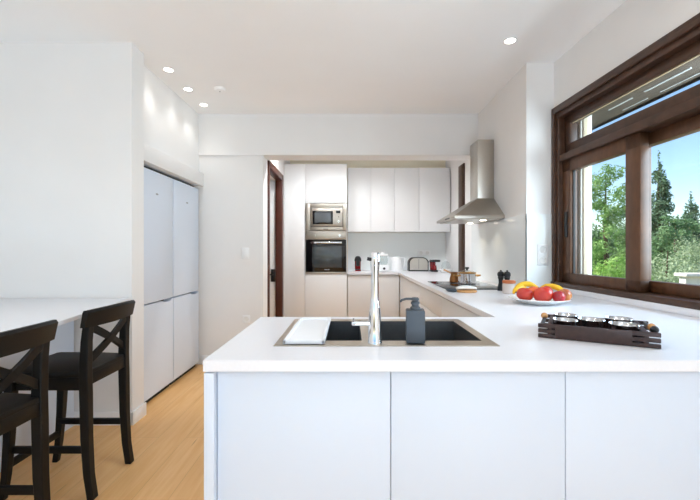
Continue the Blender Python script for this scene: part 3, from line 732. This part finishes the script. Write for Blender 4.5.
# ------------------------------------------------------------------ appliances on the rear worktop
CZ = .9205
AX, AY = .102, 5.93
cm = thing('coffee_machine', 'small red and black capsule coffee machine beside the oven tower', 'coffee machine', (AX, AY, CZ))
MB().box(AX - .028, AX + .062, AY - .09, AY + .10, CZ, CZ + .018, .006).box(AX - .03, AX + .06, AY + .0, AY + .10, CZ + .018, CZ + .16, .012).build('body', 'redplastic', cm)
MB().lathe([(0, 0), (.05, 0), (.052, .02), (.045, .055), (.025, .075), (0, .08)], (AX + .016, AY - .01, CZ + .145), 24).box(AX - .012, AX + .044, AY - .06, AY - .0, CZ + .075, CZ + .16, .008).build('brew_head', 'black', cm)
MB().box(AX - .022, AX + .056, AY - .088, AY - .02, CZ + .019, CZ + .03, .003).build('drip_tray', 'black', cm)
MB().tube([(AX - .03, AY + .03, CZ + .15), (AX - .062, AY + .03, CZ + .14), (AX - .066, AY + .03, CZ + .09), (AX - .055, AY + .03, CZ + .06), (AX - .03, AY + .03, CZ + .055)], .008, 10).build('handle', 'white', cm)

FX, FYY = .49, 5.92
fp = thing('food_processor', 'white food processor half hidden behind the tap', 'food processor', (FX, FYY, CZ))
MB().box(FX - .085, FX + .085, FYY - .09, FYY + .09, CZ, CZ + .095, .02, 3).build('base', 'white', fp)
MB().lathe([(0, .096), (.06, .096), (.074, .12), (.078, .225), (.074, .225), (.07, .125), (.055, .10), (0, .10)], (FX, FYY, CZ), 28).build('bowl', 'lidglass', fp)
MB().lathe([(0, .226), (.08, .226), (.08, .245), (.07, .255), (.035, .258), (.035, .285), (0, .285)], (FX, FYY, CZ), 28).build('lid', 'white', fp)
MB().lathe([(0, 0), (.018, 0), (.016, .014), (0, .015)], mtx=Matrix.Translation((FX + .015, FYY - .09, CZ + .04)) @ Matrix.Rotation(R(90), 4, 'X')).build('dial', 'gasket', fp)

KX, KY = .705, 5.93
kt = thing('kettle', 'white electric kettle between food processor and toaster', 'kettle', (KX, KY, CZ))
MB().lathe([(0, 0), (.086, 0), (.088, .006), (.086, .018), (0, .018)], (KX, KY, CZ), 30).build('base', 'white', kt)
MB().lathe([(0, .019), (.082, .019), (.084, .026), (.078, .10), (.072, .185), (.066, .203), (.04, .212), (0, .214)], (KX, KY, CZ), 30).build('body', 'white', kt)
MB().loft([[(KX - .068, KY - .02, CZ + .15), (KX - .068, KY + .02, CZ + .15), (KX - .06, KY + .02, CZ + .2), (KX - .06, KY - .02, CZ + .2)], [(KX - .10, KY - .008, CZ + .19), (KX - .10, KY + .008, CZ + .19), (KX - .095, KY + .008, CZ + .203), (KX - .095, KY - .008, CZ + .203)]]).build('spout', 'white', kt)
MB().tube([(KX + .06, KY, CZ + .195), (KX + .10, KY, CZ + .195), (KX + .122, KY, CZ + .165), (KX + .118, KY, CZ + .10), (KX + .10, KY, CZ + .06), (KX + .075, KY, CZ + .05)], [.012, .013, .012, .011, .011, .01], 10).build('handle', 'white', kt)

QX, QY = 1.02, 5.93
to = thing('toaster', 'steel toaster with rounded black ends on the rear worktop', 'toaster', (QX, QY, CZ))
def arch(x0, x1, z0, z1, r, n=8):
    pts = [(x0, z0)]
    pts += [(x0 + r - r * math.cos(math.pi / 2 * k / n), z1 - r + r * math.sin(math.pi / 2 * k / n)) for k in range(n + 1)]
    pts += [(x1 - r + r * math.sin(math.pi / 2 * k / n), z1 - r + r * math.cos(math.pi / 2 * k / n)) for k in range(n + 1)]
    return pts + [(x1, z0)]
XZ = Matrix(((1, 0, 0, 0), (0, 0, 1, 0), (0, 1, 0, 0), (0, 0, 0, 1)))
MB().prism(arch(QX - .148, QX + .148, CZ, CZ + .205, .085), QY - .07, QY + .07, mtx=XZ).build('shell', 'black', to)
MB().prism(arch(QX - .132, QX + .132, CZ + .018, CZ + .194, .078), QY - .074, QY - .069, mtx=XZ).build('side_plate', 'steel', to)
MB().box(QX - .002, QX + .002, QY - .0755, QY - .074, CZ + .03, CZ + .18).build('seam', 'gasket', to)
MB().box(QX - .09, QX + .09, QY - .035, QY - .012, CZ + .2045, CZ + .207).box(QX - .09, QX + .09, QY + .012, QY + .035, CZ + .2045, CZ + .207).build('slots', 'dark', to)
MB().box(QX + .147, QX + .168, QY - .02, QY + .02, CZ + .13, CZ + .145, .004).build('lever', 'black', to)

GX, GY = 1.232, 5.80
rc = thing('coffee_maker', 'red filter coffee maker in the corner beside the toaster', 'coffee maker', (GX, GY, CZ))
MB().box(GX - .055, GX + .04, GY - .09, GY + .09, CZ, CZ + .022, .005).build('base', 'black', rc)
MB().box(GX - .045, GX + .03, GY + .02, GY + .09, CZ + .022, CZ + .165, .006).build('column', 'redplastic', rc)
MB().box(GX - .05, GX + .075, GY - .085, GY + .09, CZ + .14, CZ + .172, .006).build('brew_head', 'black', rc)
MB().lathe([(0, .023), (.03, .023), (.034, .05), (.026, .09), (.024, .09), (.031, .05), (.028, .026), (0, .026)], (GX, GY - .04, CZ), 20).build('carafe', 'redplastic', rc)

VX, VY = 1.345, 5.53
vs = thing('cake_stand', 'low white dish with clear cover at the end of the worktop', 'dish', (VX, VY, CZ))
MB().lathe([(0, 0), (.07, 0), (.075, .006), (.09, .02), (.118, .036), (.118, .042), (.11, .042), (.085, .028), (0, .02)], mtx=Matrix.Translation((VX - .01, VY, CZ)) @ Matrix.Diagonal((.85, 1, 1.2, 1))).build('dish', 'porcelain', vs)
cv = MB().lathe([(.062, .052), (.062, .10), (.045, .14), (.012, .158), (0, .158)], (VX - .0, VY, CZ), 28).build('cover', 'lidglass', vs)
MB().lathe([(0, .156), (.008, .156), (.008, .166), (.016, .174), (.012, .186), (0, .188)], (VX, VY, CZ), 16).build('cover_knob', 'white', cv)

# ------------------------------------------------------------------ fruit plate
PLX, PLY, PLZ = 1.115, 2.33, .9205
solo('fruit_plate', MB().lathe([(0, 0), (.085, 0), (.09, .004), (.12, .012), (.168, .030), (.170, .033), (.166, .034), (.12, .018), (.085, .010), (0, .009)], (PLX, PLY, PLZ), 48), 'porcelain', 'large shallow white plate holding the fruit', 'plate', base=(PLX, PLY, PLZ))
def fruit(name, x, y, z, r, scale, m, label, cat, rot=(0, 0, 0), group='mangoes on the fruit plate'):
    t = thing(name, label, cat, (x, y, z - r * scale[2]), 0, group)
    mt = Matrix.Translation((x, y, z)) @ Matrix.Rotation(R(rot[2]), 4, 'Z') @ Matrix.Rotation(R(rot[1]), 4, 'Y') @ Matrix.Rotation(R(rot[0]), 4, 'X')
    prof = []
    for k in range(15):
        a = math.pi * k / 14; q = r * math.sin(a) * (1 + .06 * math.cos(a)); zz = -r * math.cos(a)
        if k >= 12: zz -= r * .10 * (k - 11) / 3
        prof.append((q if k not in (0, 14) else 0, zz))
    MB().lathe(prof, seg=24, mtx=mt @ Matrix.Diagonal((*scale, 1))).build('flesh', m, t, sharp=60)
    MB().tube([mt @ Vector((0, 0, r * .86 * scale[2])), mt @ Vector((.002, 0, r * 1.08 * scale[2]))], [.003, .0022], 8).build('stem', 'stem', t)
fz0 = PLZ + .012
fruit('mango', 1.010, 2.285, fz0 + .046, .038, (.98, .95, 1.25), 'mangored', 'red mango at the hob end of the fruit plate', 'mango', (0, 75, 160))
fruit('mango', 1.095, 2.235, fz0 + .050, .042, (1.05, .95, 1.3), 'mangored', 'largest red mango at the front middle of the plate', 'mango', (0, 80, -12))
fruit('mango', 1.078, 2.318, fz0 + .058, .036, (.85, .85, 1.35), 'mangoorange', 'orange mango lying on top in the middle of the pile', 'mango', (0, 86, 8))
fruit('apple', 1.165, 2.205, fz0 + .042, .034, (1, 1, .95), 'applered', 'small dark red apple between mango and peach', 'apple', (-40, 20, 0), 'apple on the fruit plate')
fruit('peach', 1.225, 2.255, fz0 + .046, .038, (1, 1, .95), 'peach', 'red and yellow peach at the window end of the plate', 'peach', (-25, 15, 0), 'peach on the fruit plate')
fruit('mango', 1.160, 2.325, fz0 + .052, .038, (1.1, .9, .9), 'mangored', 'red mango half buried behind the small apple', 'mango', (0, 60, 40))
def banana(pts, label):
    pts = [Vector(p) for p in pts]; n = 14; path = []
    for k in range(n + 1):                              # quadratic through three points
        f = k / n; path.append(pts[0] * (1 - f) ** 2 + pts[1] * 2 * f * (1 - f) + pts[2] * f * f)
    rad = [.017 * min(1, .35 + 2.6 * min(k / n, 1 - k / n)) for k in range(n + 1)]
    base = path[n // 2] - Vector((0, 0, .017))
    t = thing('banana', label, 'banana', base, 0, 'bananas on the fruit plate')
    MB().tube(path, rad, 7).build('peel', 'banana', t, sharp=60)
    d = (path[-1] - path[-2]).normalized()
    MB().tube([path[-1] - d * .003, path[-1] + d * .014], [.0062, .0045], 7).build('stem', 'bananaend', t)
banana([(0.995, 2.410, fz0 + 0.046), (1.070, 2.450, fz0 + 0.124), (1.145, 2.410, fz0 + 0.074)], 'banana arched along the back of the pile at the hob end')
banana([(1.155, 2.410, fz0 + 0.064), (1.235, 2.405, fz0 + 0.109), (1.270, 2.315, fz0 + 0.046)], 'banana curving down behind the peach')
banana([(0.965, 2.335, fz0 + 0.046), (1.000, 2.355, fz0 + 0.092), (1.055, 2.370, fz0 + 0.074)], 'banana lying in front, across the hob-end mango')

# ------------------------------------------------------------------ dark wooden rack with metal bowls
RO = Vector((.677, 1.422, .9205)); RA = math.atan2(-.172, .308)
rk = thing('wooden_rack', 'dark stained slatted wooden rack holding five metal bowls', 'rack', RO, RA)
rm = WORLD[rk]; RL, RW = .353, .250
def jointed(y0, y1):
    """a side: a middle board whose ends split into three fingers"""
    b = MB(); b.box(.055, RL - .075, y0, y1, .001, .050, .001, mtx=rm)
    for z0, z1 in ((.001, .0135), (.0185, .0315), (.0365, .050)):
        b.box(0, .057, y0, y1, z0, z1, .001, mtx=rm); b.box(RL - .077, RL, y0, y1, z0, z1, .001, mtx=rm)
    return b
jointed(0, .014).build('side_board', 'rack', rk)
jointed(RW - .014, RW).build('side_board', 'rack', rk)
for x in (.03, RL - .045):
    b = MB()
    for z0, z1 in ((.0140, .018), (.032, .036)): b.box(x, x + .014, -.0, RW, z0, z1, .0005, mtx=rm)
    b.box(x, x + .014, .0145, RW - .0145, .002, .048, .001, mtx=rm)
    b.build('end_board', 'rack', rk)
MB().box(.045, RL - .046, .0145, RW - .0145, .002, .008, mtx=rm).build('floor_board', 'rack', rk)
def roll(x, ms):
    b = MB().tube([rm @ Vector((x, .016, .044)), rm @ Vector((x, RW - .016, .044))], .007, 12).build('rod', 'black', rk)
    for q, mm in ms: MB().ball(rm @ Vector((x, q, .055)), .0125).build('knob', mm, b)
roll(.012, ((.165, 'woodlight'),))
roll(RL - .012, ((.035, 'black'), (.085, 'woodlight')))
M['bowlin'] = mat('polished_bowl_steel', '#b9bcc0', .14, 1.0, var=.03)
for a, n, r, lb in ((.085, .062, .040, 'metal bowl in the rack corner nearest the sink'), (.085, .186, .040, 'metal bowl in the rack corner nearest the fruit plate'),
                    (.168, .118, .043, 'metal bowl in the centre of the dark rack'), (.262, .062, .044, 'metal bowl in the rack corner nearest the worktop edge'),
                    (.258, .190, .042, 'metal bowl in the rack corner nearest the window')):
    c = rm @ Vector((a, n, .0088))
    t = solo('metal_bowl', MB().lathe([(0, 0), (r * .55, 0), (r * .8, .012), (r * .96, .034), (r, .050), (r * 1.04, .053), (r * 1.02, .055), (r * .95, .051), (r * .88, .034), (r * .7, .014), (0, .004)], c, 32), 'bowlin', lb, 'bowl', 'metal bowls in the dark rack', base=c)

# ------------------------------------------------------------------ sockets, switch, ceiling fittings
def plate(name, label, cat, x, y, z, w, h, n, vertical=True, round_=True):
    t = thing(name, label, cat, (x, y, z))
    MB().box(x - w/2, x + w/2, y - .008, y, z - h/2, z + h/2, .003).build('face_plate', 'white', t)
    for k in range(n):
        q = (k + .5) / n - .5
        cx, cz = (x, z + q * h) if vertical else (x + q * w, z)
        if round_: MB().lathe([(.022, 0), (.024, .003), (.027, .003), (.028, 0)], seg=24, mtx=Matrix.Translation((cx, y - .008, cz)) @ Matrix.Rotation(R(90), 4, 'X')).lathe([(0, .0005), (.022, .0005), (.022, 0)], seg=20, mtx=Matrix.Translation((cx, y - .008, cz)) @ Matrix.Rotation(R(90), 4, 'X')).build('socket_well', 'carcass', t)
        else: MB().box(cx - w*.3/ (1 if vertical else n), cx + w*.3/(1 if vertical else n), y - .011, y - .008, cz - h*.3, cz + h*.3, .001).build('rocker', 'white', t)
plate('wall_socket', 'white double wall socket beside the timber window', 'socket', 1.503, 3.083, 1.198, .082, .165, 2)
plate('wall_socket', 'white double wall socket on the backsplash above the toaster', 'socket', 1.16, 6.192, 1.19, .20, .075, 2, False)
plate('wall_socket', 'white wall socket low on the wall beside the doorway', 'socket', -1.12, 4.27, .49, .08, .08, 1)
plate('light_switch', 'white light switch on the wall beside the doorway', 'switch', -1.13, 4.27, 1.20, .08, .12, 1, True, False)

def downlight(x, y, label, e, size=100, col=(1, .975, .94)):
    t = thing('recessed_downlight', label, 'downlight', (x, y, CEIL), 0, 'recessed ceiling downlights')
    MB().lathe([(.034, 0), (.045, -.001), (.047, -.004), (.044, -.006), (.036, -.004), (.034, 0)], (x, y, CEIL), 28).build('trim_ring', 'white', t)
    MB().lathe([(0, -.0035), (.036, -.0035), (.036, -.001), (0, -.001)], (x, y, CEIL), 24).build('lens', 'led', t)
    d = bpy.data.lights.new('downlight_light', 'SPOT'); d.energy = e; d.spot_size = R(size); d.spot_blend = .7; d.color = col; d.shadow_soft_size = .035
    lo = bpy.data.objects.new('downlight_light', d); COL.objects.link(lo); lo.parent = t; lo.location = (0, 0, -.02)
for y, lb in ((3.206, 'recessed downlight nearest the bar wall corner'), (3.594, 'recessed downlight in the middle of the row of three'), (3.98, 'recessed downlight of the row nearest the beam')):
    downlight(-1.474, y, lb, 3.5, size=100)
downlight(1.119, 2.762, 'recessed downlight alone near the window wall', 6)
downlight(.35, 4.80, 'added unseen downlight inside the cooking alcove', 56, size=150, col=(.95, .975, 1))  # added behind the beam, out of view, to brighten the alcove
downlight(-.45, 4.80, 'added unseen downlight in the alcove before the oven tower', 48, size=150, col=(.95, .975, 1))  # second added alcove fill, also hidden by the beam
for x, y, lb in ((-.2, 1.75, 'added unseen downlight over the sink'), (.85, 1.7, 'added unseen downlight over the dark rack'), (-1.4, .6, 'added unseen downlight on the dining side by the stools'), (.5, -.9, 'added unseen downlight behind the camera')):
    downlight(x, y, lb, 13, size=165)  # added out of view to lift the brightness of the room
sd = thing('smoke_detector', 'round white smoke detector on the ceiling near the downlights', 'detector', (-1.18, 3.58, CEIL))
MB().lathe([(0, -.028), (.03, -.028), (.045, -.022), (.052, -.008), (.052, 0), (0, 0)], (-1.18, 3.58, CEIL), 28).build('housing', 'white', sd)
MB().lathe([(0, -.031), (.006, -.031), (.006, -.028), (0, -.028)], (-1.18, 3.58, CEIL), 12).build('indicator', 'greymark', sd)
